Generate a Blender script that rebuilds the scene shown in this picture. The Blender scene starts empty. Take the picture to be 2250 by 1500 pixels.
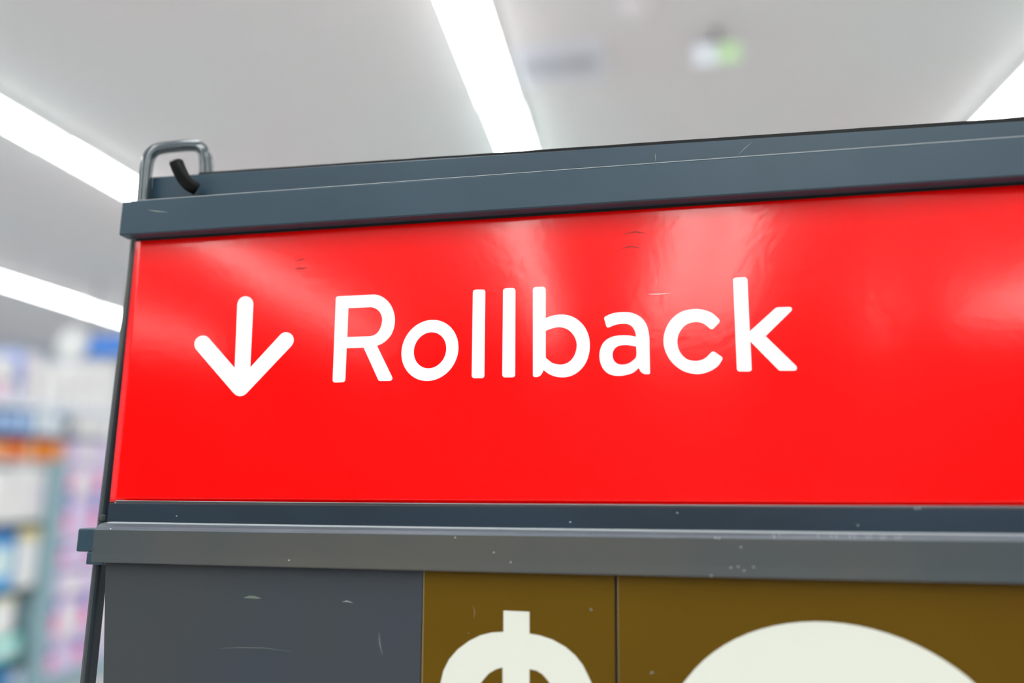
import bpy, bmesh, math, random
from mathutils import Vector, Matrix, noise
from mathutils.geometry import tessellate_polygon

# ------------------------------------------------------------------ camera, world, exposure
SC = bpy.context.scene
COL = SC.collection
F, CX, CY = 1592.4, 1125.0, 750.0            # focal length in photograph pixels, frame centre
PITCH, YAW = math.radians(10.933), math.radians(9.508)
EYE = Vector((0.0, 0.0, 1.60))
FW = Vector((-math.sin(YAW)*math.cos(PITCH), math.cos(YAW)*math.cos(PITCH), math.sin(PITCH)))
RT = FW.cross(Vector((0, 0, 1))).normalized()
UP = RT.cross(FW)
cam_d = bpy.data.cameras.new('camera'); cam = bpy.data.objects.new('camera', cam_d); COL.objects.link(cam)
cam_d.sensor_width = 36.0; cam_d.lens = F/2250*36.0
cam_d.clip_start = 0.01; cam_d.clip_end = 200
cam.matrix_world = Matrix(((RT.x, UP.x, -FW.x, EYE.x), (RT.y, UP.y, -FW.y, EYE.y), (RT.z, UP.z, -FW.z, EYE.z), (0, 0, 0, 1)))
cam_d.dof.use_dof = True; cam_d.dof.focus_distance = 0.322; cam_d.dof.aperture_fstop = 2.45
SC.camera = cam
SC.view_settings.view_transform = 'Standard'; SC.view_settings.look = 'None'
SC.view_settings.gamma = 1; SC.view_settings.use_curve_mapping = False
SC.view_settings.exposure = -0.12
W = bpy.data.worlds.new('world'); SC.world = W; W.use_nodes = True
W.node_tree.nodes['Background'].inputs[0].default_value = (0.62, 0.64, 0.70, 1)
W.node_tree.nodes['Background'].inputs[1].default_value = 0.5
LAMP = 16.5                                   # radiance of the lamp diffusers

def ray(px, py): return RT*((px-CX)/F) + UP*((CY-py)/F) + FW
def at(px, py, Y):                            # pixel -> point on the plane Y
    d = ray(px, py); return EYE + d*(Y/d.y)
def at_x(px, py, X):
    d = ray(px, py); return EYE + d*(X/d.x)
def at_z(px, py, H):
    d = ray(px, py); return EYE + d*((H-EYE.z)/d.z)

# ------------------------------------------------------------------ materials
def srgb(r, g, b):
    f = lambda c: (c/255/12.92) if c/255 <= .04045 else ((c/255+.055)/1.055)**2.4
    return (f(r), f(g), f(b), 1)
def mat(name, col, rough=.5, spec=.5, metal=0., var=0., vscale=8., bump=0., bscale=60., emit=None, estr=0., coat=0., col2=None):
    m = bpy.data.materials.new(name); m.use_nodes = True
    nt = m.node_tree; b = nt.nodes['Principled BSDF']
    b.inputs['Base Color'].default_value = col
    b.inputs['Roughness'].default_value = rough
    b.inputs['Specular IOR Level'].default_value = spec
    b.inputs['Metallic'].default_value = metal
    b.inputs['Coat Weight'].default_value = coat
    tc = nt.nodes.new('ShaderNodeTexCoord')
    if var or col2:
        n = nt.nodes.new('ShaderNodeTexNoise'); n.inputs['Scale'].default_value = vscale; n.inputs['Detail'].default_value = 3
        nt.links.new(tc.outputs['Object'], n.inputs['Vector'])
        r = nt.nodes.new('ShaderNodeValToRGB')
        r.color_ramp.elements[0].position = .32; r.color_ramp.elements[1].position = .68
        c2 = col2 or tuple(min(1, c*(1+var)) for c in col[:3])+(1,)
        c1 = col if col2 else tuple(c*(1-var) for c in col[:3])+(1,)
        r.color_ramp.elements[0].color = c1; r.color_ramp.elements[1].color = c2
        nt.links.new(n.outputs['Fac'], r.inputs['Fac']); nt.links.new(r.outputs['Color'], b.inputs['Base Color'])
    if bump:
        n = nt.nodes.new('ShaderNodeTexNoise'); n.inputs['Scale'].default_value = bscale; n.inputs['Detail'].default_value = 4
        nt.links.new(tc.outputs['Object'], n.inputs['Vector'])
        bp = nt.nodes.new('ShaderNodeBump'); bp.inputs['Strength'].default_value = 1; bp.inputs['Distance'].default_value = bump
        nt.links.new(n.outputs['Fac'], bp.inputs['Height']); nt.links.new(bp.outputs['Normal'], b.inputs['Normal'])
    if emit:
        b.inputs['Emission Color'].default_value = emit; b.inputs['Emission Strength'].default_value = estr
    return m
M = {}
M['rail'] = mat('blue_black_plastic', (.020, .050, .076, 1), .42, .42, var=.12, vscale=14, bump=.00002, bscale=900)
M['rail2'] = mat('grey_plastic', (.042, .060, .072, 1), .38, .45, bump=.00002, bscale=900, vscale=9, col2=(.085, .080, .068, 1))
M['black'] = mat('black_metal', (.001, .0015, .002, 1), .45, .2, var=.2, vscale=60)
M['bar'] = mat('dark_slate_metal', (.008, .016, .023, 1), .28, .5, var=.15, vscale=60)
M['wire'] = mat('slate_metal', (.030, .052, .064, 1), .16, 1.0, metal=.0, var=.1, vscale=80)
M['wireend'] = mat('bare_wire_end', (.35, .33, .30, 1), .4)
M['backing'] = mat('black_backing', (.004, .004, .005, 1), .6)
M['red'] = mat('gloss_red_card', (1.0, .0, .0, 1), .125, .54, bump=.00003, bscale=260)
M['white'] = mat('white_print', (.96, .97, .96, 1), .35, .4)
M['tabwhite'] = mat('cream_white_print', (.68, .70, .62, 1), .4, .3)
M['blank'] = mat('charcoal_tab', (.040, .050, .068, 1), .42, .2, vscale=7, bump=.00003, bscale=700, col2=(.050, .056, .058, 1))
M['brown'] = mat('olive_brown_tab', (.098, .050, .0005, 1), .42, .12, vscale=9, bump=.00003, bscale=700, col2=(.115, .064, .002, 1))
M['scuff'] = mat('pale_scratch', (.30, .34, .32, 1), .5)
M['scuffl'] = mat('bright_scratch', (.75, .77, .78, 1), .5)
M['smudge'] = mat('faint_rubbed_smear', (.13, .17, .14, 1), .5)
M['scuffr'] = mat('dark_red_scratch', (.30, .0, .0, 1), .5)
M['lip'] = mat('dark_blue_black_plastic', (.012, .026, .042, 1), .45, .35, var=.15, vscale=16, bump=.00002, bscale=900)
M['ledge'] = mat('painted_sheen_grey_plastic', (.095, .115, .14, 1), .34, .5, var=.1, vscale=30)  # paler than the rail: light on the upward slope put into the colour
M['edge'] = mat('edge_glint_and_wear', (.50, .54, .56, 1), .35, .5, bump=.0001, bscale=500)  # painted highlight on the ledge strip, wear on the small ticks
M['ceil'] = mat('ceiling_paint', (.90, .83, .85, 1), .9, .2, vscale=.30, col2=(.82, .88, .88, 1))
M['floor'] = mat('store_floor', (.46, .44, .43, 1), .35, .4, var=.05, vscale=2)
M['wall2'] = mat('store_wall_dark', (.16, .16, .17, 1), .8, .3, var=.04, vscale=1)
M['wall'] = mat('store_wall', (.74, .79, .88, 1), .8, .3, var=.04, vscale=1)
M['housing'] = mat('white_enamel', (.8, .82, .82, 1), .4, .5, var=.02)
M['lamp'] = mat('lit_diffuser', (.9, .9, .9, 1), .5, .3, emit=(.97, 1.0, .985, 1), estr=LAMP)
M['post'] = mat('grey_green_steel', srgb(150, 182, 192), .45, .4, var=.05)
M['shelf'] = mat('pale_shelf_steel', srgb(225, 232, 242), .45, .4, var=.04)
M['shelfnavy'] = mat('navy_shelf_edge', srgb(50, 75, 130), .45, .4, var=.1)
M['shelfgrey'] = mat('dark_grey_shelf_edge', srgb(75, 88, 92), .45, .4, var=.1)

# ------------------------------------------------------------------ mesh helpers
def obj(name, bm, m, parent=None, smooth=False, matrix=None):
    me = bpy.data.meshes.new(name); bmesh.ops.recalc_face_normals(bm, faces=bm.faces); bm.to_mesh(me); bm.free()
    me.materials.append(m)
    if smooth:
        for p in me.polygons: p.use_smooth = True
    o = bpy.data.objects.new(name, me); COL.objects.link(o)
    if parent:
        o.parent = parent; o.matrix_parent_inverse = Matrix.Translation(-parent.location)
    return o
def thing(name, label, cat, loc=(0, 0, 0), group=None):
    o = bpy.data.objects.new(name, None); COL.objects.link(o); o.location = loc; o.empty_display_size = .02
    o['label'] = label; o['category'] = cat
    if group: o['group'] = group
    return o
def struct(name, bm, m):
    o = obj(name, bm, m); o['kind'] = 'structure'; return o
def box_bm(x0, x1, y0, y1, z0, z1, bev=0., seg=2, bm=None):
    bm = bm or bmesh.new()
    r = bmesh.ops.create_cube(bm, size=1.0)
    for v in r['verts']:
        v.co = Vector((x0+(v.co.x+.5)*(x1-x0), y0+(v.co.y+.5)*(y1-y0), z0+(v.co.z+.5)*(z1-z0)))
    if bev:
        es = list({e for v in r['verts'] for e in v.link_edges})
        bmesh.ops.bevel(bm, geom=es, offset=bev, segments=seg, affect='EDGES', profile=.5)
    return bm
def prism_x(profL, profR, n=24, caps=True, bm=None, dy=None):
    """loft a closed (X,Y,Z) section at the left end to one at the right end"""
    bm = bm or bmesh.new(); rings = []
    for i in range(n+1):
        t = i/n
        rings.append([bm.verts.new(a.lerp(b, t) + (dy(t) if dy else Vector())) for a, b in zip(profL, profR)])
    k = len(profL)
    for a, b in zip(rings, rings[1:]):
        for j in range(k): bm.faces.new((a[j], a[(j+1) % k], b[(j+1) % k], b[j]))
    if caps: bm.faces.new(rings[0]); bm.faces.new(list(reversed(rings[-1])))
    return bm
def sweep(pts, wx, wy, nseg=8, power=3.2, twist=None, bm=None):
    """rounded-rectangle tube along pts; wx across, wy the other width"""
    bm = bm or bmesh.new(); P = [Vector(p) for p in pts]; rings = []
    ref = Vector((0, 1, 0))
    for i, p in enumerate(P):
        t = (P[min(i+1, len(P)-1)] - P[max(i-1, 0)]).normalized()
        a = ref - t*ref.dot(t)
        if a.length < .15: a = Vector((1, 0, 0)) - t*t.x
        a.normalize(); ref = a; b = t.cross(a)
        ring = []
        for j in range(nseg*2):
            th = 2*math.pi*j/(nseg*2) + .001; c, s = math.cos(th), math.sin(th)
            u = math.copysign(abs(c)**(2/power), c); v = math.copysign(abs(s)**(2/power), s)
            ring.append(bm.verts.new(p + b*(u*wx/2) + a*(v*wy/2)))
        rings.append(ring)
    k = len(rings[0])
    for a, b in zip(rings, rings[1:]):
        for j in range(k): bm.faces.new((a[j], a[(j+1) % k], b[(j+1) % k], b[j]))
    bm.faces.new(rings[0]); bm.faces.new(list(reversed(rings[-1])))
    return bm
def smooth_path(pts, n=6):
    out = []; P = [Vector(p) for p in pts]
    Q = [P[0]*2-P[1]] + P + [P[-1]*2-P[-2]]
    for i in range(1, len(Q)-2):
        p0, p1, p2, p3 = Q[i-1:i+3]
        for k in range(n):
            t = k/n
            out.append(.5*((2*p1)+(p2-p0)*t+(2*p0-5*p1+4*p2-p3)*t*t+(3*p1-p0-3*p2+p3)*t**3))
    out.append(P[-1]); return out
def smooth_loop(pts, n=4, corner=50):
    """closed Catmull-Rom through 2D pts; corners sharper than CORNER degrees stay sharp"""
    N = len(pts); P = [Vector((x, y, 0)) for x, y in pts]; sharp = []
    for i in range(N):
        a = (P[i]-P[i-1]); b = (P[(i+1) % N]-P[i]); ang = math.degrees(a.angle(b)) if a.length and b.length else 0
        sharp.append(ang > corner)
    out = []
    for i in range(N):
        p0, p1, p2, p3 = P[i-1], P[i], P[(i+1) % N], P[(i+2) % N]
        L = (p2-p1).length
        # tangents limited by the local chord so long straights stay straight
        def tan(a, b, c, s):
            if s: return None
            d = (c-a); d = d.normalized() if d.length else d
            return d
        t1 = tan(p0, p1, p2, sharp[i]); t2 = tan(p1, p2, p3, sharp[(i+1) % N])
        la = (p1-p0).length; lc = (p3-p2).length
        # on a long straight next to short arcs keep the straight's own direction
        dirn = (p2-p1).normalized() if L else Vector((1, 0, 0))
        if t1 is None or L > 3.0*la: t1 = dirn
        if t2 is None or L > 3.0*lc: t2 = dirn
        if la > 3.0*L: t1 = (p1-p0).normalized() if not sharp[i] else dirn
        if lc > 3.0*L: t2 = (p3-p2).normalized() if not sharp[(i+1) % N] else dirn
        m1, m2 = t1*L, t2*L
        for k in range(n):
            t = k/n; h00 = 2*t**3-3*t*t+1; h10 = t**3-2*t*t+t; h01 = -2*t**3+3*t*t; h11 = t**3-t*t
            q = p1*h00+m1*h10+p2*h01+m2*h11; out.append((q.x, q.y))
    return out
def print_bm(loops, to3d, bm=None):
    """filled flat print with holes: loops in photograph pixels, to3d(px,py) -> point on the carrier"""
    bm = bm or bmesh.new()
    flat = [[Vector((x, y, 0)) for x, y in lp] for lp in loops]
    tris = tessellate_polygon(flat)
    vs = [bm.verts.new(to3d(x, y)) for lp in loops for x, y in lp]
    for t in tris:
        try: bm.faces.new([vs[i] for i in t])
        except ValueError: pass
    return bm
def face_front(o):                              # make a flat print's normals look to -Y
    me = o.data; bm = bmesh.new(); bm.from_mesh(me)
    for f in bm.faces:
        f.normal_update()
        if f.normal.y > 0: f.normal_flip()
    bm.to_mesh(me); bm.free()

# ------------------------------------------------------------------ the hall
HX0, HX1, HY0, HY1, HZ = -11.8, 19.0, -13.0, 25.0, 4.30
struct('floor', box_bm(HX0, HX1, HY0, HY1, -.1, 0), M['floor'])
struct('ceiling', box_bm(HX0, HX1, HY0, HY1, HZ, HZ+.1), M['ceil'])
struct('wall_left', box_bm(HX0-.2, HX0, HY0, HY1, 0, HZ), M['wall'])
struct('wall_right', box_bm(HX1, HX1+.2, HY0, HY1, 0, HZ), M['wall'])
struct('wall_far', box_bm(HX0, HX1, HY1, HY1+.2, 0, HZ), M['wall'])
struct('wall_near', box_bm(HX0, HX1, HY0-.2, HY0, 0, HZ), M['wall2'])

# fluorescent strips run along Y in parallel rows
LZ = 4.20; PITCHL = 2.44
ROWS = [(-8.25, 'leftmost row', 5, 15), (-4.46, 'row behind the wire loop', 5, 15), (-.855, 'middle row', 5, 15), (2.72, 'right row', 5, 15), (6.4, 'far right row', 5, 15),
        (-8.25, 'leftmost row at the near end', 0, 5), (-4.46, 'second row at the near end', 0, 5), (-1.30, 'third row at the near end', 0, 5), (.80, 'fourth row at the near end', 0, 5), (1.38, 'fifth row at the near end', 0, 5),
        (4.1, 'sixth row at the near end', 0, 5), (4.8, 'seventh row at the near end', 0, 5), (8.2, 'eighth row at the near end', 0, 5)]
ORD = ['first', 'second', 'third', 'fourth', 'fifth', 'sixth', 'seventh', 'eighth', 'ninth', 'tenth', 'eleventh', 'twelfth', 'thirteenth', 'fourteenth', 'fifteenth']
lampmesh = None
for rx, rname, k0, k1 in ROWS:
    for k in range(k0, k1):
        y0 = -12.4 + k*PITCHL
        jog = .012*((k*7) % 3-1)
        t = thing('strip_light', 'white strip light, %s from the near wall, %s' % (ORD[k], rname), 'ceiling light', (rx+jog, y0, LZ))
        if lampmesh is None:
            hb = box_bm(-.12, .12, 0, PITCHL-.02, .028, HZ-LZ, .006, 1)
            h = obj('housing', hb, M['housing'])
            db = bmesh.new(); prof = [(-.108, .030), (-.110, .012), (-.085, 0), (.085, 0), (.110, .012), (.108, .030)]
            ra = [db.verts.new((x, .02, z)) for x, z in prof]; rb = [db.verts.new((x, PITCHL-.04, z)) for x, z in prof]
            for j in range(6): db.faces.new((ra[j], ra[(j+1) % 6], rb[(j+1) % 6], rb[j]))
            db.faces.new(ra); db.faces.new(list(reversed(rb)))
            d = obj('diffuser', db, M['lamp'])
            lampmesh = (h, d); h.parent = t; d.parent = t
        else:
            for s in lampmesh:
                c = s.copy(); COL.objects.link(c); c.parent = t

# ceiling fittings
p = at_z(1232, 150, HZ-.03); q0 = at_z(1130, 190, HZ-.03); q1 = at_z(1335, 95, HZ-.03)
vx0, vx1, vy0, vy1 = p.x-.29, p.x+.29, q1.y, q0.y
t = thing('air_vent', 'square pale blue air diffuser on the ceiling right of the middle strip lights', 'air vent', ((vx0+vx1)/2, (vy0+vy1)/2, HZ-.1))
M['vent'] = mat('pale_blue_enamel', (.86, .90, 1.0, 1), .5, .3, var=.03)
fr = bmesh.new()
for a in ((vx0, vx1, vy0, vy0+.04), (vx0, vx1, vy1-.04, vy1), (vx0, vx0+.04, vy0+.04, vy1-.04), (vx1-.04, vx1, vy0+.04, vy1-.04)):
    box_bm(a[0], a[1], a[2], a[3], HZ-.035, HZ-.001, 0, bm=fr)
obj('vent_frame', fr, M['vent'], t)
for i in range(6):
    yy = vy0+.06+i*(vy1-vy0-.12)/5
    s = bmesh.new(); box_bm(vx0+.04, vx1-.04, yy-.035, yy+.035, HZ-.030, HZ-.026, 0, bm=s)
    obj('slat', s, M['vent'], t)
p = at_z(1400, 22, HZ-.05)
t = thing('ceiling_dome', 'small round white ceiling dome near the top of the view', 'detector', (p.x, p.y, HZ))
M['dome'] = mat('bright_white_plastic', (.95, .92, .95, 1), .4, .4)
b = bmesh.new(); bmesh.ops.create_uvsphere(b, u_segments=20, v_segments=10, radius=.075, matrix=Matrix.Translation((p.x, p.y, HZ-.03)) @ Matrix.Diagonal((1, 1, .7, 1)))
obj('dome', b, M['dome'], t, True)
b = bmesh.new(); bmesh.ops.create_cone(b, cap_ends=True, segments=24, radius1=.085, radius2=.09, depth=.03, matrix=Matrix.Translation((p.x, p.y, HZ-.015)))
obj('base_ring', b, M['dome'], t)
p = at(1577, 117, 4.1)
t = thing('hanging_light_box', 'small pale sign box with a green half hanging from the ceiling', 'sign', (p.x, p.y, HZ))
M['boxw'] = mat('pale_lit_panel', (.8, .85, .95, 1), .4, .4, emit=(.85, .92, 1, 1), estr=.30)
M['boxg'] = mat('pale_green_lit_panel', (.6, .85, .5, 1), .4, .4, emit=(.66, .95, .55, 1), estr=.25)
M['boxd'] = mat('grey_bracket', (.30, .28, .30, 1), .5, .4)
obj('box_body', box_bm(p.x-.145, p.x+.145, p.y, p.y+.05, p.z-.075, p.z+.075, .008), M['housing'], t)
obj('white_panel', box_bm(p.x-.135, p.x-.01, p.y-.004, p.y-.0002, p.z-.065, p.z+.065), M['boxw'], t)
obj('green_panel', box_bm(p.x+.0, p.x+.13, p.y-.004, p.y-.0002, p.z-.065, p.z+.065), M['boxg'], t)
obj('bracket', box_bm(p.x-.08, p.x+.06, p.y+.01, p.y+.04, p.z+.0755, p.z+.10), M['boxd'], t)
obj('hanger_rod', box_bm(p.x-.012, p.x+.012, p.y+.015, p.y+.035, p.z+.1005, HZ-.001), M['boxd'], t)

# ------------------------------------------------------------------ sign holder (frame on a stand)
YF = .300                                     # front face of the top rail
XL_T = at(266, 480, YF).x; XR = .335
def zline(Y, xl, yl, xr, yr):
    """Z as a linear function of X through two pixels on the plane Y"""
    a, b = at(xl, yl, Y), at(xr, yr, Y); s = (b.z-a.z)/(b.x-a.x)
    return lambda X: a.z + s*(X-a.x)
def rail(name, parent, m, XL, XRr, prof, n=24, smooth=False):
    """prof: list of (Y, zfunction, dz)"""
    L = [Vector((XL, Y, zf(XL)+dz)) for Y, zf, dz in prof]; R = [Vector((XRr, Y, zf(XRr)+dz)) for Y, zf, dz in prof]
    return obj(name, prism_x(L, R, n), m, parent, smooth)
holder = thing('price_sign_holder', 'dark plastic sign holder with two long rails and slim side bars', 'sign holder', (.045, .36, 0))
tb = zline(YF, 266, 516, 2250, 386); tt = zline(YF, 270, 443, 2250, 299)
cardL_X = at(298, 527, .3072).x
YC = .3085                                    # the red card's plane
r = .0006
TOPR = rail('top_rail', holder, M['rail'], XL_T, XR, [(YF+r, tb, 0), (YF, tb, r), (YF, tt, -r), (YF+r*.6, tt, -r*.2), (YF+r*1.5, tt, 0), (YF+r*2.6, tt, -r*.6), (YF+.0022, tb, .004), (YF+.0062, tb, .003), (YF+.0066, tb, 0)])
# bright strip along the top edge of the rail
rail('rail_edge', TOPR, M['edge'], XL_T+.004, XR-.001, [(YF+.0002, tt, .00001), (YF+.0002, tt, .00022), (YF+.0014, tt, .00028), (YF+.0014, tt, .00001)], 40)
# back plate standing above the front rail
YB = .3100
bt = zline(YB, 335, 389, 2250, 265)
XB = at(334, 400, YB).x
rail('back_plate', holder, M['rail'], XB, XR-.004, [(YB, tb, .006), (YB, bt, -.0003), (YB+.0003, bt, 0), (YB+.0012, bt, 0), (YB+.0012, tb, .006)])
YB2 = YB+.0016
bt2 = zline(YB2, 440, 379, 2250, 257)
o = rail('back_edge', holder, M['black'], at(436, 380, YB2).x, XR-.006, [(YB2, tb, .008), (YB2, bt2, 0), (YB2+.001, bt2, 0), (YB2+.001, tb, .008)], 60)
# jagged upper edge of the thin rear strip
for v in o.data.vertices:
    if v.co.z > bt(v.co.x)+.0001: v.co.z += .00018*noise.noise(Vector((v.co.x*160, 0, 0)))
rail('gap_shade_strip', holder, M['backing'], cardL_X, XR-.004, [(YF+.0070, tb, -.0010), (YF+.0070, tb, .0029), (YF+.0076, tb, .0029), (YF+.0076, tb, -.0010)], 4)  # black strip painting in the dark gap between rail and card
# channel floor between rail and plate
rail('channel_floor', holder, M['rail'], XL_T+.003, XR-.003, [(YF+.0067, tb, .0032), (YF+.0067, tb, .0062), (YB-.0001, tb, .0062), (YB-.0001, tb, .0032)], 4)
# bottom rail: recessed lip, sloping ledge, tall front face
YL, YN = .3035, .2975
lt = zline(YL, 240, 1105, 2250, 1113); lm = zline(YL, 240, 1146, 2250, 1169)
nf = zline(YN, 205, 1163, 2250, 1184); nb = zline(YN, 205, 1235, 2250, 1279)
sag = lambda t: Vector((0, 0, -.0009*4*t*(1-t)))
XL_B = at(203, 1200, YN).x; XL_L = at(238, 1120, YL).x
def rail2(name, m, XL, prof, n=30):
    L = [Vector((XL, Y, zf(XL)+dz)) for Y, zf, dz in prof]; R = [Vector((XR, Y, zf(XR)+dz)) for Y, zf, dz in prof]
    return obj(name, prism_x(L, R, n, dy=lambda t: Vector((0, 0, -.0007*4*t*(1-t)))), m, holder)
rail2('bottom_rail', M['rail2'], XL_B, [(YN+.0004, nb, 0), (YN, nb, .0005), (YN+.0002, nb, .004), (YN+.0001, nf, -.0003), (YN+.0012, nf, .0003), (YL+.0005, lm, -.0016), (YL+.0005, nb, 0)])
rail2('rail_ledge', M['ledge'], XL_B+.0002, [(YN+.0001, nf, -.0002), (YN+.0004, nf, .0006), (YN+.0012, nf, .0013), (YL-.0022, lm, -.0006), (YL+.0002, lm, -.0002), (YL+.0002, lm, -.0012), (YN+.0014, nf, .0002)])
rail2('ledge_glint', M['edge'], XL_B+.0030, [(YL-.0020, lm, -.00050), (YL-.0020, lm, -.00015), (YL-.0002, lm, .00005), (YL-.0002, lm, -.0001)])  # thin pale strip drawn as the ledge's highlight line
rail2('lower_lip', M['lip'], XL_L, [(YL, lm, .0001), (YL, lt, -.0003), (YL+.0004, lt, 0), (YL+.0012, lt, 0), (YL+.0012, lm, .0001)])
et = zline(.3052, 258, 1100, 2250, 1109.5)
XE = at(256, 1101, .3052).x
rail2('card_channel', M['rail2'], XE, [(.3049, lt, -.002), (.3049, et, 0), (.3056, et, 0), (.3056, lt, -.002)])
rail2('channel_edge', M['edge'], XE, [(.3047, et, .00002), (.3047, et, .00020), (.3056, et, .00020), (.3056, et, .00002)])
# end pieces at the left end of the bottom rail
p0 = at(175, 1160, .3055); p1 = at(206, 1212, .3055)
obj('end_tab', box_bm(p0.x, XL_B+.002, .3045, .3120, p1.z, p0.z, .0008), M['rail'], holder)
p0 = at(192, 1212, .3045); p1 = at(206, 1240, .3045)
obj('end_clip', box_bm(p0.x, XL_B+.0012, .3041, .3105, p1.z, p0.z, .0005), M['rail'], holder)

# side bars
def bar(name, pts_front, w, y0, y1, m=M['bar']):
    bm = bmesh.new(); rings = []
    for P in pts_front:
        c = w*.16
        prof = [(0, c), (c, 0), (w-c, 0), (w, c), (w, y1-y0-c), (w-c, y1-y0), (c, y1-y0), (0, y1-y0-c)]
        rings.append([bm.verts.new((P.x+a, y0+b_, P.z)) for a, b_ in prof])
    for a, b_ in zip(rings, rings[1:]):
        for j in range(8): bm.faces.new((a[j], a[(j+1) % 8], b_[(j+1) % 8], b_[j]))
    bm.faces.new(rings[0]); bm.faces.new(list(reversed(rings[-1])))
    return obj(name, bm, m, holder)
YS = .3112
bp = [at(x, y, YS) for x, y in ((286, 500), (284, 527), (266, 693), (248, 840), (229, 1000), (213, 1135), (201, 1240), (173, 1500))]
d = bp[-1]-bp[-2]
for k in range(1, 4): bp.append(bp[7] + d*(1.2*k))
BOT = bp[-1].z
LBAR = bar('side_bar', bp, .0046, YS, YS+.0058)
rb = [Vector((XR-.014, YS, z)) for z in (bp[0].z, 1.6, BOT)]
bar('side_bar', rb, .0046, YS, YS+.0058)
# pale worn ridge along the left bar front
rg = [p + Vector((.0018, 0, 0)) for p in bp[:-1]]
bm = bmesh.new(); rings = [[bm.verts.new((p.x+a, YS-b_, p.z)) for a, b_ in ((-.0012, -.0002), (0, .0006), (.0012, -.0002))] for p in rg]
for a, b_ in zip(rings, rings[1:]):
    for j in range(3): bm.faces.new((a[j], a[(j+1) % 3], b_[(j+1) % 3], b_[j]))
bm.faces.new(rings[0]); bm.faces.new(list(reversed(rings[-1])))
obj('bar_ridge', bm, M['rail2'], LBAR)
# small rivet on the bar just above the bottom rail
p = at(222, 1137, YS-.0012)
obj('rivet', box_bm(p.x-.0011, p.x+.0011, YS-.0018, YS+.001, p.z-.0014, p.z+.0014, .0005), M['rail2'], LBAR)

# backing sheet behind the card and behind the tabs
cardL0, cardL1 = at(299, 527, YC), at(241, 1101, YC)
ct = tb
obj('backing_sheet', box_bm(cardL1.x+.003, XR-.016, YC+.0045, YC+.0053, lt(0), tb(0)-.001), M['backing'], holder)
YT = .3020
TBOT = at(1100, 2250, YT).z
obj('tab_backing', box_bm(at(262, 1400, YT).x, XR-.016, YT+.0022, YT+.003, TBOT-.004, lm(0)-.004), M['backing'], holder)
obj('tab_tray', box_bm(bp[-3].x+.001, XR-.004, YN+.001, YT+.0045, TBOT-.012, TBOT, .0008), M['rail2'], holder)
obj('cross_bar', box_bm(bp[-1].x+.001, XR-.010, YS-.0005, YS+.0062, BOT-.006, BOT+.004, .0008), M['bar'], holder)
obj('pole', sweep([(.045, .322, 0.02), (.045, .322, BOT-.004)], .022, .018), M['bar'], holder)
obj('floor_plate', box_bm(-.15, .24, .16, .50, .0005, .02, .004), M['bar'], holder)

# wire loop rising out of the channel at the left end
def A(x, y, Y): return at(x, y, Y)
lp = smooth_path([A(315, 448, .3055), A(317, 420, .3058), A(321, 375, .3062), A(325, 352, .3066), A(333, 337, .3074), A(350, 327, .309), A(395, 321, .3125), A(424, 320, .3150), A(438, 323, .3162), A(447, 333, .3170), A(450, 352, .3175), A(452, 400, .3178)], 6)
obj('wire_loop', sweep(lp, .0053, .0046, 6, 5), M['wire'], holder, True)
lp = smooth_path([A(440, 323, .3215), A(456, 338, .322), A(462, 358, .3225), A(464, 402, .3225)], 5)
obj('loop_tail', sweep(lp, .0028, .0034, 6, 3.4), M['wire'], holder, True)
# clamp sleeve on the lower part of the left leg
# short peg hooked over the channel
pg = smooth_path([A(387, 356, .2990), A(394, 373, .2998), A(403, 391, .3012), A(415, 405, .3032), A(432, 415, .3062)], 6)
PEG = obj('peg', sweep(pg, .0062, .0056, 7, 3), M['black'], holder, True)
e0 = pg[0]; dd = (pg[0]-pg[1]).normalized()
obj('peg_tip', sweep([e0-dd*.0001, e0+dd*.0009], .0055, .0052, 7, 3), M['wireend'], PEG)

# ------------------------------------------------------------------ red card with the printed word
# slope of the card across its width (X in metres, dy/dx)
SLOPE = [(-.234, 0), (-.21, -.012), (-.17, .008), (-.13, .012), (-.09, .01), (-.05, -.006), (-.02, .012), (.01, .012),
         (.04, -.004), (.07, .004), (.10, -.012), (.118, -.05), (.16, -.06), (.19, -.02), (.22, .02), (.40, .03)]
def slope_at(X):
    for (a, s0), (b, s1) in zip(SLOPE, SLOPE[1:]):
        if X <= b: return s0+(s1-s0)*max(0, (X-a))/(b-a)
    return 0
BOWT = [0.0]
for i in range(1200): BOWT.append(BOWT[-1]+slope_at(-.24+(i+.5)*.0005)*.0005)
def bow(X):                                   # the card bellies unevenly between its channels
    f = max(0, min(1198.9, (X+.24)/.0005)); i = int(f); return BOWT[i]+(BOWT[i+1]-BOWT[i])*(f-i)
ENV = .6
def card_y(X, Z):
    z0, z1 = lt(0), tb(0); v = max(0, min(1, (Z-z0)/(z1-z0)))
    return YC + bow(X)*max(0, math.sin(math.pi*v))**ENV
def on_card(px, py, off=.00012):
    Y = YC
    for _ in range(3):
        p = at(px, py, Y-off); Y = card_y(p.x, p.z)
    return at(px, py, Y-off)
card = thing('red_sign_card', 'glossy red card with a white down arrow and word between dark rails', 'sign card', (.045, YC, lt(0)))
bm = bmesh.new(); NX, NZ = 160, 60; g = []
zb, zt = at(300, 1106, YC).z, None
for i in range(NX+1):
    row = []
    for j in range(NZ+1):
        v = j/NZ; xl = cardL1.x + (cardL0.x-cardL1.x)*v
        X = xl + (XR-.018-xl)*i/NX
        z0 = et(X)-.0006; z1 = tb(X)+.0015; Z = z0+(z1-z0)*v
        row.append(bm.verts.new((X, card_y(X, Z), Z)))
    g.append(row)
for i in range(NX):
    for j in range(NZ): bm.faces.new((g[i][j], g[i+1][j], g[i+1][j+1], g[i][j+1]))
ex = bmesh.ops.extrude_face_region(bm, geom=list(bm.faces))
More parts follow.
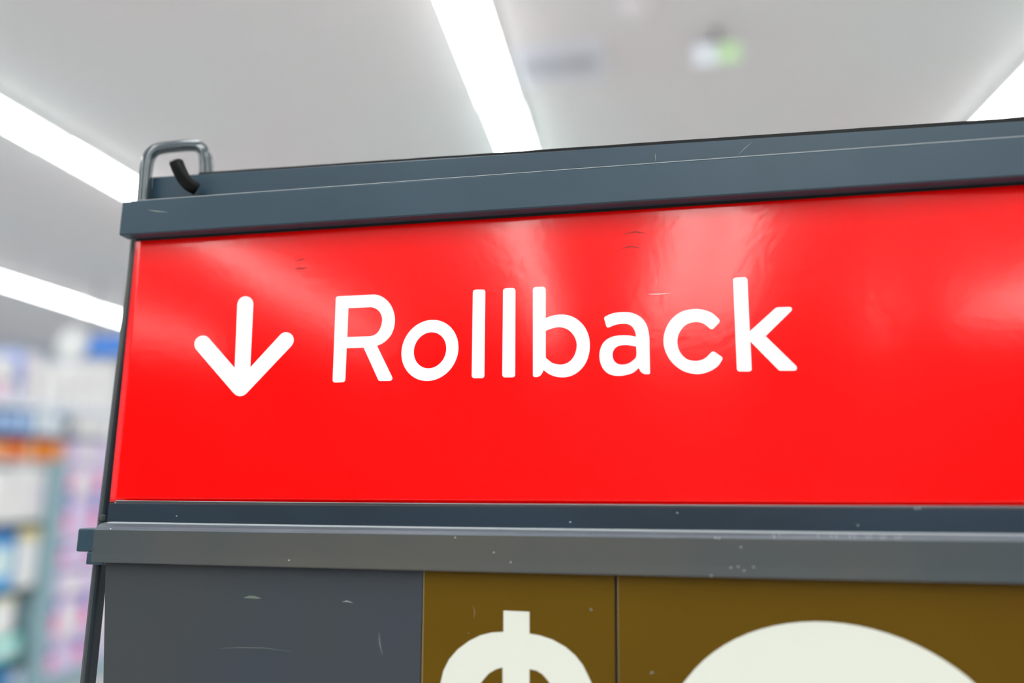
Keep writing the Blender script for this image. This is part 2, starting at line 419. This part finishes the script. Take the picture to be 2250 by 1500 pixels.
for v in ex['geom']:
    if isinstance(v, bmesh.types.BMVert): v.co.y += .0006
obj('card_sheet', bm, M['red'], card, True)
def crop(ox, oy, s, pts): return [(ox+x/s, oy+y/s) for x, y in pts]
def arc(cx, cy, r_, a0, a1, n=10): return [(cx+r_*math.cos(math.radians(a0+(a1-a0)*i/n)), cy+r_*math.sin(math.radians(a0+(a1-a0)*i/n))) for i in range(n+1)]
C1 = lambda p: crop(400, 600, 4.5, p); C2 = lambda p: crop(860, 600, 4.5, p); C3 = lambda p: crop(1290, 580, 4.5, p)
def letter(name, loops, label=None):
    bm = print_bm(loops, on_card)
    o = obj(name, bm, M['white'], card); face_front(o)
    if label: o['label'] = label
    return o
arrow = [(520, 935), (262, 638)] + arc(208, 702, 86, -52, -218, 12)[1:] + [(505, 1180)] + [(535, 1207), (572, 1217), (605, 1210), (635, 1190)] + [(1085, 715)] + arc(1028, 660, 77, 42, -135, 12) + [(675, 930), (705, 310)] + arc(627, 306, 78, 0, -180, 12)[1:-1] + [(546, 310)]
letter('down_arrow', [C1(arrow)], 'white arrow pointing down')
R_out = [(1520, 255), (1526, 236), (1545, 228), (1880, 211), (1950, 220), (2020, 262), (2070, 325), (2098, 400), (2105, 460), (2098, 530), (2070, 605), (2020, 665), (1970, 700), (1928, 717), (2075, 1020), (2080, 1042), (2070, 1058), (2050, 1065), (1962, 1066), (1945, 1060), (1935, 1045), (1795, 735), (1628, 742), (1615, 1045), (1609, 1065), (1590, 1077), (1515, 1081), (1495, 1073), (1489, 1055)]
R_in = [(1645, 345), (1865, 336), (1915, 350), (1955, 385), (1975, 430), (1978, 470), (1965, 530), (1935, 585), (1890, 615), (1840, 623), (1634, 631)]
letter('letter', [C1(smooth_loop(R_out)), C1(smooth_loop(R_in))])
def ell(cx, cy, rx, ry, n=56): 
    out = []
    for i in range(n):
        a = 2*math.pi*i/n; x, y = rx*math.cos(a), ry*math.sin(a); out.append((cx+x-y*.05, cy+y-x*.055))
    return out
letter('letter', [C2(ell(381, 763, 282, 302)), C2(ell(382, 762, 160, 178))])
letter('letter', [C2(smooth_loop([(805, 190), (812, 170), (835, 162), (905, 161), (922, 168), (929, 190), (920, 1010), (912, 1030), (895, 1037), (820, 1038), (802, 1030), (794, 1012)]))])
letter('letter', [C2(smooth_loop([(1103, 178), (1112, 157), (1135, 149), (1200, 146), (1220, 155), (1227, 175), (1224, 1005), (1215, 1022), (1195, 1029), (1120, 1030), (1102, 1020), (1096, 1000)]))])
b_out = [(1398, 165), (1405, 145), (1425, 135), (1495, 133), (1517, 140), (1526, 165), (1526, 442), (1580, 422), (1640, 410), (1700, 408), (1780, 425), (1850, 465), (1910, 530), (1948, 610), (1962, 700), (1955, 790), (1925, 880), (1870, 955), (1800, 1005), (1720, 1028), (1640, 1025), (1565, 1000), (1505, 958), (1490, 990), (1468, 1015), (1440, 1026), (1412, 1026), (1399, 1010)]
b_in = [(1526, 570), (1590, 545), (1665, 534), (1740, 555), (1795, 605), (1825, 665), (1832, 725), (1815, 800), (1775, 860), (1720, 895), (1660, 902), (1595, 888), (1550, 855), (1526, 828)]
letter('letter', [C2(smooth_loop(b_out, corner=42)), C2(smooth_loop(b_in, corner=55))])
a_out = [(170, 545), (170, 530), (180, 517), (240, 490), (320, 476), (400, 475), (470, 490), (530, 525), (575, 575), (602, 640), (615, 720), (618, 850), (622, 1065), (618, 1083), (600, 1089), (560, 1083), (530, 1062), (512, 1025), (460, 1070), (400, 1093), (320, 1105), (240, 1095), (180, 1060), (140, 1000), (122, 920), (128, 850), (155, 785), (205, 738), (270, 712), (350, 704), (430, 707), (483, 718), (478, 680), (455, 630), (420, 600), (370, 590), (310, 594), (260, 607), (225, 622), (205, 626), (190, 615)]
a_in = [(485, 815), (420, 803), (370, 800), (310, 810), (270, 840), (252, 890), (262, 945), (295, 982), (340, 993), (400, 985), (450, 955), (485, 915)]
letter('letter', [C3(smooth_loop(a_out, corner=60)), C3(smooth_loop(a_in, corner=60))])
c_out = [(1300, 540), (1310, 560), (1303, 582), (1255, 632), (1235, 643), (1215, 637), (1170, 600), (1125, 578), (1070, 572), (1000, 588), (945, 630), (905, 695), (893, 770), (905, 840), (945, 905), (1000, 945), (1070, 957), (1130, 948), (1180, 920), (1225, 875), (1245, 863), (1265, 870), (1330, 915), (1338, 935), (1330, 955), (1290, 1010), (1220, 1055), (1140, 1082), (1060, 1085), (960, 1060), (880, 1010), (815, 940), (770, 850), (755, 760), (768, 670), (805, 585), (865, 515), (940, 468), (1020, 448), (1100, 445), (1180, 460), (1245, 490)]
letter('letter', [C3(smooth_loop(c_out, corner=80))])
k_out = [(1443, 160), (1450, 142), (1470, 133), (1555, 129), (1577, 138), (1586, 160), (1608, 665), (1860, 437), (1890, 427), (2000, 423), (2020, 432), (2026, 448), (2015, 467), (1765, 712), (2065, 1005), (2074, 1028), (2065, 1047), (2045, 1053), (1915, 1053), (1890, 1043), (1615, 765), (1627, 1035), (1622, 1053), (1600, 1061), (1510, 1061), (1490, 1053), (1481, 1035)]
letter('letter', [C3(smooth_loop(k_out))])

# ------------------------------------------------------------------ price tabs under the bottom rail
def on_tab(off): return lambda x, y: at(x, y, YT-off)
tab_top = lambda X: lm(X)-.0030
def tab(name, label, xl, xr, m, sidew=0):
    """xl, xr: functions of Z giving the left and right edge"""
    z0 = TBOT+.0002
    bm = bmesh.new(); rows = []
    xm = (xl(1.55)+xr(1.55))/2
    t = thing(name, label, 'price tab', (xm, YT, z0))
    for i in range(9):
        f = i/8
        zt_ = lambda X: tab_top(X)
        X0, X1 = xl(tab_top(xm)), xr(tab_top(xm))
        Z = z0 + (tab_top(xm)-z0)*f
        rows.append([bm.verts.new((xl(Z), YT, Z)), bm.verts.new((xr(Z), YT, Z))])
    for a, b_ in zip(rows, rows[1:]): bm.faces.new((a[0], a[1], b_[1], b_[0]))
    ex = bmesh.ops.extrude_face_region(bm, geom=list(bm.faces))
    for v in ex['geom']:
        if isinstance(v, bmesh.types.BMVert): v.co.y += .0011
    obj('tab_plate', bm, m, t)
    return t
def xline(xa, ya, xb, yb):
    a, b_ = at(xa, ya, YT), at(xb, yb, YT); s = (b_.x-a.x)/(b_.z-a.z)
    return lambda Z: a.x+s*(Z-a.z)
blank = tab('blank_price_tab', 'empty charcoal price tab under the left end of the bottom rail', xline(232, 1240, 227, 1500), xline(929, 1255, 923, 1500), M['blank'])
dollar = tab('dollar_price_tab', 'olive brown price tab bearing a cream dollar sign', xline(931, 1255, 925, 1500), xline(1350, 1262, 1351.5, 1500), M['brown'])
digit = tab('digit_price_tab', 'olive brown price tab with a very large cream digit, right of the dollar sign', xline(1356, 1262, 1358.5, 1500), xline(2290, 1262, 2318, 1500), M['brown'])
# light edges of the tabs where they meet
def strip_edge(parent, xa, ya, xb, yb, w, m):
    a, b_ = at(xa, ya, YT-.0002), at(xb, yb, YT-.0002); bm = bmesh.new(); n = 24; L = []
    for i in range(n+1):
        p = a.lerp(b_, i/n); j = .00012*noise.noise(Vector((0, 0, p.z*700)))
        L.append((bm.verts.new((p.x-w/2+j, p.y, p.z)), bm.verts.new((p.x+w/2+j, p.y, p.z))))
    for p, q in zip(L, L[1:]): bm.faces.new((p[0], p[1], q[1], q[0]))
    o = obj('worn_edge', bm, m, parent); face_front(o)
M['tabedge'] = mat('worn_tab_edge', (.34, .28, .16, 1), .5)
strip_edge(dollar, 931.5, 1254, 926, 1600, .00022, M['tabedge'])
strip_edge(digit, 1357.5, 1264, 1360, 1600, .00016, M['tabedge'])
# dollar sign
C4 = lambda p: crop(800, 1050, 3.2143, p)
top_out = C4([(540, 1446), (560, 1360), (600, 1280), (660, 1210), (740, 1150), (820, 1110), (900, 1090), (984, 1085), (984, 935), (1168, 943), (1168, 1098), (1240, 1110), (1330, 1140), (1420, 1190), (1490, 1250), (1545, 1320), (1580, 1390), (1605, 1446)])
top_out += [(1303, 1520), (1304, 1545), (1208, 1545)]
in_r = C4([(1325, 1500), (1310, 1446), (1290, 1420), (1260, 1385), (1220, 1360), (1168, 1348)])
in_l = C4([(978, 1336), (930, 1350), (880, 1380), (845, 1420), (825, 1446)])
S_rest_inner = [(1058, 1520), (1062, 1545), (1080, 1570)]
loop1 = [(966, 1520)] + top_out + in_r + [(1163.4, 1585), (1104.3, 1578)] + in_l + [(1056, 1520), (1060, 1550), (1076, 1575), (1104.3, 1592), (1163.4, 1612), (1230, 1635), (1280, 1672), (1305, 1722), (1308, 1775), (1290, 1825), (1250, 1865), (1200, 1885), (1163.4, 1890), (1104.3, 1890), (1050, 1880), (1000, 1850), (970, 1805), (962, 1755), (1055, 1755), (1066, 1785), (1090, 1805), (1135, 1812), (1180, 1805), (1208, 1785), (1214, 1755), (1203, 1728), (1175, 1708), (1104.3, 1685), (1040, 1662), (990, 1620), (966, 1570)]
bm = print_bm([loop1], on_tab(.00015)); o = obj('dollar_symbol', bm, M['tabwhite'], dollar); face_front(o)
o['label'] = 'cream dollar sign printed on the tab'
# big digit
C5 = lambda p: crop(1450, 1050, 2.8125, p)
arcp = C5([(145, 1266), (200, 1195), (300, 1105), (400, 1030), (500, 975), (600, 935), (700, 908), (800, 895), (960, 887), (1100, 893), (1250, 912), (1350, 935), (1450, 965), (1550, 1005), (1650, 1060), (1750, 1125), (1850, 1195), (1945, 1266)])
def round_digit(a, b, cx, y0, y1, n=40):        # straight-sided round digit, y0 and y1 the centres of its end arcs
    up = [(cx-a*math.cos(math.pi*i/n), y0-b*math.sin(math.pi*i/n)) for i in range(n+1)]
    return up + [(cx+a*math.cos(math.pi*i/n), y1+b*math.sin(math.pi*i/n)) for i in range(n+1)]
outer = [(x-31*max(0, 1-max(0, y-1365)/135), y) for x, y in round_digit(405, 350, 1822, 1715, 1850)]
hole = round_digit(205, 155, 1822, 1715, 1850)
bm = print_bm([outer, hole], on_tab(.00015)); o = obj('digit_symbol', bm, M['tabwhite'], digit); face_front(o)
o['label'] = 'large cream rounded digit printed on the tab'

# ------------------------------------------------------------------ small scratches and scuffs
def scuff(parent, pts, w, m, to3d, name='scratch'):
    bm = bmesh.new(); L = []; n = len(pts)
    for i, (x, y) in enumerate(pts):
        x0, y0 = pts[max(0, i-1)]; x1, y1 = pts[min(n-1, i+1)]; dx, dy = x1-x0, y1-y0; l = math.hypot(dx, dy) or 1
        ww = w*(.25 if i in (0, n-1) else 1)/2
        L.append((bm.verts.new(to3d(x-dy/l*ww, y+dx/l*ww)), bm.verts.new(to3d(x+dy/l*ww, y-dx/l*ww))))
    for p, q in zip(L, L[1:]): bm.faces.new((p[0], p[1], q[1], q[0]))
    o = obj(name, bm, m, parent); face_front(o)
front = lambda x, y: at(x, y, YF-.00012)
nose = lambda x, y: at(x, y, YN-.00012)
lipf = lambda x, y: at(x, y, YL-.0002)
plate = lambda x, y: at(x, y, YB-.00012)
tabf = on_tab(.00012)
scuff(blank, [(833, 1390), (834, 1412), (840, 1438)], 1.3, M['scuff'], tabf)
scuff(blank, [(480, 1424), (530, 1422), (580, 1423), (640, 1431)], 1.3, M['smudge'], tabf)
scuff(blank, [(536, 1313), (548, 1311), (560, 1312), (573, 1314)], 6, M['smudge'], tabf)
scuff(blank, [(753, 1322), (762, 1320), (775, 1324)], 3, M['scuff'], tabf)
scuff(dollar, [(1296, 1335), (1299, 1340), (1302, 1338)], 3, M['scuff'], tabf)
scuff(dollar, [(1027, 1389), (1032, 1392)], 2, M['scuff'], tabf)
scuff(dollar, [(1040, 1330), (1043, 1345), (1041, 1358)], 1, M['tabedge'], tabf)
scuff(digit, [(1428, 1480), (1432, 1476), (1437, 1478)], 3, M['scuff'], tabf)
for i, (x, y) in enumerate([(1700, 1175), (1712, 1172), (1797, 1173), (1826, 1176), (1837, 1174), (1867, 1177), (1877, 1175), (1905, 1178), (1912, 1175), (1936, 1179), (1943, 1176), (1969, 1180), (1977, 1177)]):
    scuff(holder, [(x-1.5, y-5), (x, y), (x+2, y+(6 if i % 2 else 9))], 1.6, M['edge'], nose)
for x, y in [(1572, 1181), (1580, 1182), (1622, 1244), (1606, 1246), (1656, 1245), (1635, 1253), (1628, 1201), (1563, 1264), (1085, 1213), (1122, 1234), (635, 1230), (243, 1161), (1000, 1180)]:
    scuff(holder, [(x-2, y), (x, y+.6), (x+2, y)], 2, M['scuffl'], nose)
for x, y in [(2012, 1117), (2020, 1116), (1885, 1153), (1488, 1126), (1253, 1146), (388, 1133)]:
    scuff(holder, [(x-2, y), (x, y+.6), (x+2, y)], 2, M['scuffl'], lipf)
scuff(holder, [(325, 461), (345, 464), (368, 466)], 1.8, M['scuff'], front)
scuff(holder, [(1440, 337), (1440, 345), (1441, 354)], 1.2, M['scuff'], plate)
scuff(holder, [(1622, 340), (1636, 326), (1652, 312)], 1.0, M['scuff'], plate)
scuff(card, [(1425, 646), (1447, 646), (1472, 644)], 1.6, M['scuffl'], on_card)
scuff(card, [(648, 592), (656, 589), (664, 590), (674, 588)], 3, M['scuffr'], on_card)
scuff(card, [(652, 573), (662, 570), (670, 568)], 2.5, M['scuffr'], on_card)
scuff(card, [(1372, 514), (1395, 509), (1418, 512)], 2.5, M['scuffr'], on_card)
scuff(card, [(1366, 546), (1385, 541), (1408, 545)], 2.5, M['scuffr'], on_card)

# ------------------------------------------------------------------ shelving far behind, left of the sign
XS = -4.5                                     # plane of the shelf fronts
def YZ(px, py): p = at_x(px, py, XS); return p.y, p.z
def box_rect(x0, y0, x1, y1):
    xm, ym = (x0+x1)/2, (y0+y1)/2
    ya, _ = YZ(x0, ym); yb, _ = YZ(x1, ym); _, zt_ = YZ(xm, y0); _, zb_ = YZ(xm, y1)
    return ya, yb, zb_, zt_
YU0, YU1 = YZ(108, 1060)[0], YZ(141, 1060)[0]      # the grey upright
YA, YE = YZ(-75, 1060)[0], YZ(330, 1060)[0]
unit = thing('shelf_unit', 'tall shelving unit of pale steel shelves in the blurred aisle left of the sign', 'shelving', (XS-.25, (YA+YE)/2, 0))
obj('upright', box_bm(XS-.5, XS+.03, YU0, YU1, 0.001, YZ(124, 1012)[1]), M['post'], unit)
obj('back_panel', box_bm(XS-.53, XS-.505, YA, YE, 0.001, YZ(60, 800)[1]), M['shelf'], unit)
obj('kick_base', box_bm(XS-.5, XS-.03, YA, YE, 0.001, .12), M['post'], unit)
SH = {}; BOARDS = []
def shelf_at(key, px, py, thick_px, m, ya, yb):
    _, z1 = YZ(px, py); _, z0 = YZ(px, py+thick_px); SH[key] = z1
    obj('shelf_board', box_bm(XS-.50, XS, ya, yb, z0+.001, z1, .003, 1), m, unit); BOARDS.append((ya, yb, z0+.001, z1))
def fit(ya, yb, z0, z1):                      # keep an item clear of the boards above and below it
    for a, b, c, d in BOARDS:
        if ya < b and yb > a:
            if (c+d)/2 > (z0+z1)/2: z1 = min(z1, c-.002)
            else: z0 = max(z0, d+.0006)
    return z0, z1
shelf_at('A', 60, 878, 22, M['shelf'], YA, YE)
shelf_at('B', 60, 951, 12, M['shelfnavy'], YA, YZ(168, 960)[0])
shelf_at('C', 60, 1012, 8, M['shelf'], YA, YU0-.002)
shelf_at('D', 60, 1146, 10, M['shelfgrey'], YA, YU0-.002)
shelf_at('E', 40, 1294, 12, M['shelfgrey'], YA, YU0-.002)
shelf_at('F', 40, 1444, 10, M['shelfgrey'], YA, YU0-.002)
BOARDS.append((YA, YE, .0, .1205)); SH['G'] = .1205; UT = YZ(124, 1012)[1]; SH['U'] = UT+.001; BOARDS.append((YU0, YU1, 0, UT))
pm = {}
def pmat(rgb):
    if rgb not in pm: pm[rgb] = mat('printed_%d_%d_%d' % rgb, tuple(min(.93, c*1.3) for c in srgb(*rgb)[:3])+(1,), .5, .3, var=.05, vscale=12)
    return pm[rgb]
def product(name, label, cat, rgb, rect, base=None, lid=None, face=None, depth=.28, group=None, shape='box'):
    ya, yb, z0, z1 = box_rect(*rect)
    if base is not None: z0 = SH[base]+.0005
    g = .008
    if z1 < UT+.02 and ya < YU0: yb = min(yb, YU0-.002)
    z0, z1 = fit(ya, yb, z0, z1)
    t = thing(name, label, cat, (XS-.02-depth/2, (ya+yb)/2, z0), group)
    h = z1-z0; ya += g; yb -= g
    if shape == 'box':
        zl = z1-h*.18 if lid else z1
        cb = obj('carton_body', box_bm(XS-.02-depth, XS-.02, ya, yb, z0, zl, .006), pmat(rgb), t)
        if lid: obj('carton_lid', box_bm(XS-.02-depth-.003, XS-.017, ya-.003, yb+.003, zl+.0005, z1, .006), pmat(lid), t)
        if face: obj('face_label', box_bm(XS-.0195, XS-.018, ya+.12*(yb-ya), yb-.12*(yb-ya), z0+.25*h, z0+.7*h), pmat(face), cb)
    else:                                       # round tub or bottle
        r_ = (yb-ya)/2; cy = (ya+yb)/2; cx = XS-.02-r_
        b = bmesh.new(); prof = [(0, 0), (.92, 0), (1, .05), (1, .62), (.9, .74), (.42, .84), (.42, .88)] if shape == 'bottle' else [(0, 0), (.9, 0), (1, .06), (1, .8)]
        prof = prof + [(0, prof[-1][1])]; N = 20; rings = []
        for a_, f in prof:
            if a_ == 0: rings.append([b.verts.new((cx, cy, z0+f*h))])
            else: rings.append([b.verts.new((cx+r_*a_*math.cos(2*math.pi*k/N), cy+r_*a_*math.sin(2*math.pi*k/N), z0+f*h)) for k in range(N)])
        for A_, B_ in zip(rings, rings[1:]):
            for k in range(N):
                q = [A_[k % len(A_)], A_[(k+1) % len(A_)], B_[(k+1) % len(B_)], B_[k % len(B_)]]
                q2 = []
                for v in q:
                    if v not in q2: q2.append(v)
                b.faces.new(q2)
        cb = obj('container_body', b, pmat(rgb), t, True)
        b = bmesh.new(); f0 = prof[-1][1]; rr = r_*(.5 if shape == 'bottle' else 1.03)
        bmesh.ops.create_cone(b, cap_ends=True, segments=20, radius1=rr, radius2=rr*.95, depth=h*(1-f0), matrix=Matrix.Translation((cx, cy, z0+h*(f0+1)/2+.0005)))
        obj('container_lid', b, pmat(lid or rgb), t)
    return t
# top shelf
product('carton', 'white carton stacked on the pink carton on the top shelf', 'carton', (238, 246, 246), (-25, 782, 40, 834))
product('carton', 'pink carton at the left end of the top shelf under a white one', 'carton', (250, 190, 210), (-25, 836, 27, 878), 'A')
product('carton', 'low white carton beside the pink carton on the top shelf', 'carton', (245, 232, 240), (28, 836, 43, 878), 'A')
product('slim_box', 'slim upright blue box between white and pink cartons on the top shelf', 'box', (150, 165, 215), (45, 770, 58, 878), 'A')
product('carton', 'tall pale pink carton right of the slim blue box on the top shelf', 'carton', (240, 215, 232), (60, 776, 88, 878), 'A')
product('carton', 'white carton nearest the middle of the top shelf', 'carton', (248, 248, 252), (90, 802, 148, 878), 'A', face=(240, 240, 250))
for i, (a, b_, c, w) in enumerate([((154, 800, 186, 878), 'A', (236, 240, 245), 'left'), ((188, 800, 226, 878), 'A', (240, 244, 244), 'middle'), ((228, 800, 262, 878), 'A', (236, 242, 244), 'right')]):
    product('carton', 'large plain white carton, %s of three below the blue aisle sign' % w, 'carton', c, a, b_)
# second shelf (light blue packs) and white packs on the right
for i, (x0, x1, w) in enumerate([(-25, 12, 'first'), (13, 46, 'second'), (47, 80, 'third')]):
    product('packet_box', 'light blue box, %s from the left on the second shelf' % w, 'box', (140, 172, 228), (x0, 904, x1, 950), 'B', face=(170, 196, 236))
product('packet_box', 'pale lavender blue box right of the light blue boxes on the second shelf', 'box', (205, 214, 240), (82, 904, 130, 950), 'B')
product('round_tub', 'small round tub with a strong blue lid on the second shelf', 'tub', (214, 224, 240), (133, 884, 158, 950), 'B', lid=(60, 150, 210), shape='tub')
_, zpk = YZ(200, 957)
obj('shelf_board', box_bm(XS-.50, XS, YZ(168, 960)[0]+.004, YE, zpk-.012, zpk, .003, 1), M['shelf'], unit); SH['B2'] = zpk; BOARDS.append((YZ(168, 960)[0]+.004, YE, zpk-.012, zpk))
for x0, x1, w in [(172, 205, 'left'), (207, 240, 'middle'), (242, 275, 'right')]:
    product('carton', 'white pack under the shelf edge, %s of three beside the side bar' % w, 'carton', (238, 242, 240), (x0, 903, x1, 952), 'B2')
# orange row
for (x0, x1), c, l in [((-25, 28), (222, 145, 95), 'dull orange box at the left end of the orange row'), ((30, 54), (232, 105, 10), 'deep orange box second in the orange row'),
                       ((56, 84), (236, 150, 105), 'salmon coloured box third in the orange row'), ((86, 122), (250, 125, 10), 'bright orange box fourth in the orange row'), ((124, 150), (250, 155, 110), 'peach orange box at the right end of the orange row')]:
    product('orange_box', l, 'box', c, (x0, 967, x1, 1012), 'C' if x1 < 100 else 'U', face=(250, 170, 130) if x0 in (56,) else None)
# white packs
product('tall_pack', 'lilac white pack at the left of the shelf under the orange row', 'pack', (222, 220, 240), (-25, 1030, 30, 1146), 'D')
product('tall_pack', 'white pack in the middle of the shelf under the orange row', 'pack', (244, 244, 246), (32, 1024, 74, 1146), 'D', face=(246, 226, 240))
product('tall_pack', 'white pack against the grey upright under the orange row', 'pack', (236, 240, 242), (76, 1028, 104, 1146), 'D', face=(214, 206, 236))
# blue bottle row
product('bottle', 'bright blue bottle on the shelf below the white packs', 'bottle', (95, 165, 240), (-22, 1164, 38, 1294), 'E', lid=(60, 110, 170), shape='box', face=(200, 225, 250))
product('carton', 'white carton with a yellow lid beside the bright blue bottle', 'carton', (242, 238, 244), (44, 1162, 98, 1294), 'E', lid=(214, 200, 140))
# tub row
product('round_tub', 'pale green white tub with a cream lid on the dark edged shelf', 'tub', (226, 242, 232), (-14, 1312, 56, 1400), None, lid=(224, 226, 196), shape='tub')
product('stack_box', 'teal box under the pale green tub', 'box', (120, 205, 195), (-22, 1402, 50, 1444), 'F', face=(200, 226, 228))
# lowest row in view
product('carton', 'dark blue carton on the lowest shelf in view', 'carton', (60, 120, 170), (-22, 1462, 22, 1600), 'G')
product('carton', 'grey white carton beside the dark blue one on the lowest shelf in view', 'carton', (190, 204, 222), (26, 1475, 80, 1600), 'G')

# lavender packages stacked right of the upright
rows = [(968, 1016, 'topmost'), (1022, 1094, 'second from the top'), (1100, 1188, 'third from the top'), (1194, 1246, 'fourth from the top'), (1252, 1304, 'fifth from the top'), (1310, 1400, 'sixth from the top'), (1406, 1480, 'seventh from the top'), (1486, 1600, 'eighth from the top')]
LAV, NAV, PNK, CRM = (204, 190, 230), (80, 95, 185), (228, 120, 170), (226, 216, 218)
z_prev = None
for i, (y0, y1, w) in enumerate(rows):
    for col, (dx0, dx1) in enumerate([(0, 66), (70, 140)]):
        xl = 146 if y0 > 1000 else 154
        Y0 = YU1+.006 if y0 > 1000 else YZ(154, 990)[0]
        wY = (YZ(146+66, 1060)[0]-YZ(146, 1060)[0])
        ya = Y0+col*(wY+.01); yb = ya+wY
        z1 = YZ(180, y0)[1]; z0 = YZ(180, y1)[1]; z0, z1 = fit(ya, yb, z0, z1)
        t = thing('lavender_package', 'lavender package, %s, in the %s column beside the grey upright' % (w, ('near', 'far')[col]), 'package', (XS-.15, (ya+yb)/2, z0), 'lavender packages stacked beside the grey upright')
        pb = obj('package_body', box_bm(XS-.30, XS-.02, ya, yb, z0+.001, z1, .008), pmat(LAV), t)
        h = z1-z0
        if i in (1, 2, 5, 6, 3):
            obj('navy_corner', box_bm(XS-.0195, XS-.016, ya+.004, ya+.30*wY, z1-.26*h if i != 1 else z0+.01, z1-.01 if i != 1 else z0+.25*h), pmat(NAV), pb)
            obj('pink_label', box_bm(XS-.0195, XS-.016, ya+.004, ya+.36*wY, z0+.28*h, z1-.30*h), pmat(PNK), pb)
        if i in (0, 1, 4, 5, 7):
            obj('cream_label', box_bm(XS-.0195, XS-.016, ya+.42*wY, yb-.10*wY, z0+.12*h, z1-.2*h), pmat(CRM), pb)
    zz = z0


# aisle sign hanging far behind
p = at(206, 758, 8.5); s = 8.5/.3*.000188
t = thing('aisle_sign', 'bright blue hanging aisle sign with a round white end', 'sign', (p.x, p.y, LZ-.3))
M['bluesign'] = mat('bright_blue_panel', (.08, .32, .98, 1), .4, .4)
bx0, bx1 = at(178, 758, 8.5).x, at(300, 758, 8.5).x; bz0, bz1 = at(230, 782, 8.5).z, at(230, 737, 8.5).z
obj('sign_board', box_bm(bx0, bx1, 8.5, 8.56, bz0, bz1, .01), M['bluesign'], t)
c = at(165, 757, 8.49); rad = (at(197, 757, 8.49)-c).length
b = bmesh.new(); bmesh.ops.create_cone(b, cap_ends=True, segments=32, radius1=rad, radius2=rad, depth=.05, matrix=Matrix.Translation((c.x, 8.46, c.z)) @ Matrix.Rotation(math.pi/2, 4, 'X'))
M['disc'] = mat('white_disc', (.95, .97, .96, 1), .4, .4)
obj('round_emblem', b, M['disc'], t)
for x in (bx0+.15, bx1-.15): obj('hanger_rod', box_bm(x-.01, x+.01, 8.52, 8.54, bz1+.001, HZ-.001), M['boxd'], t)
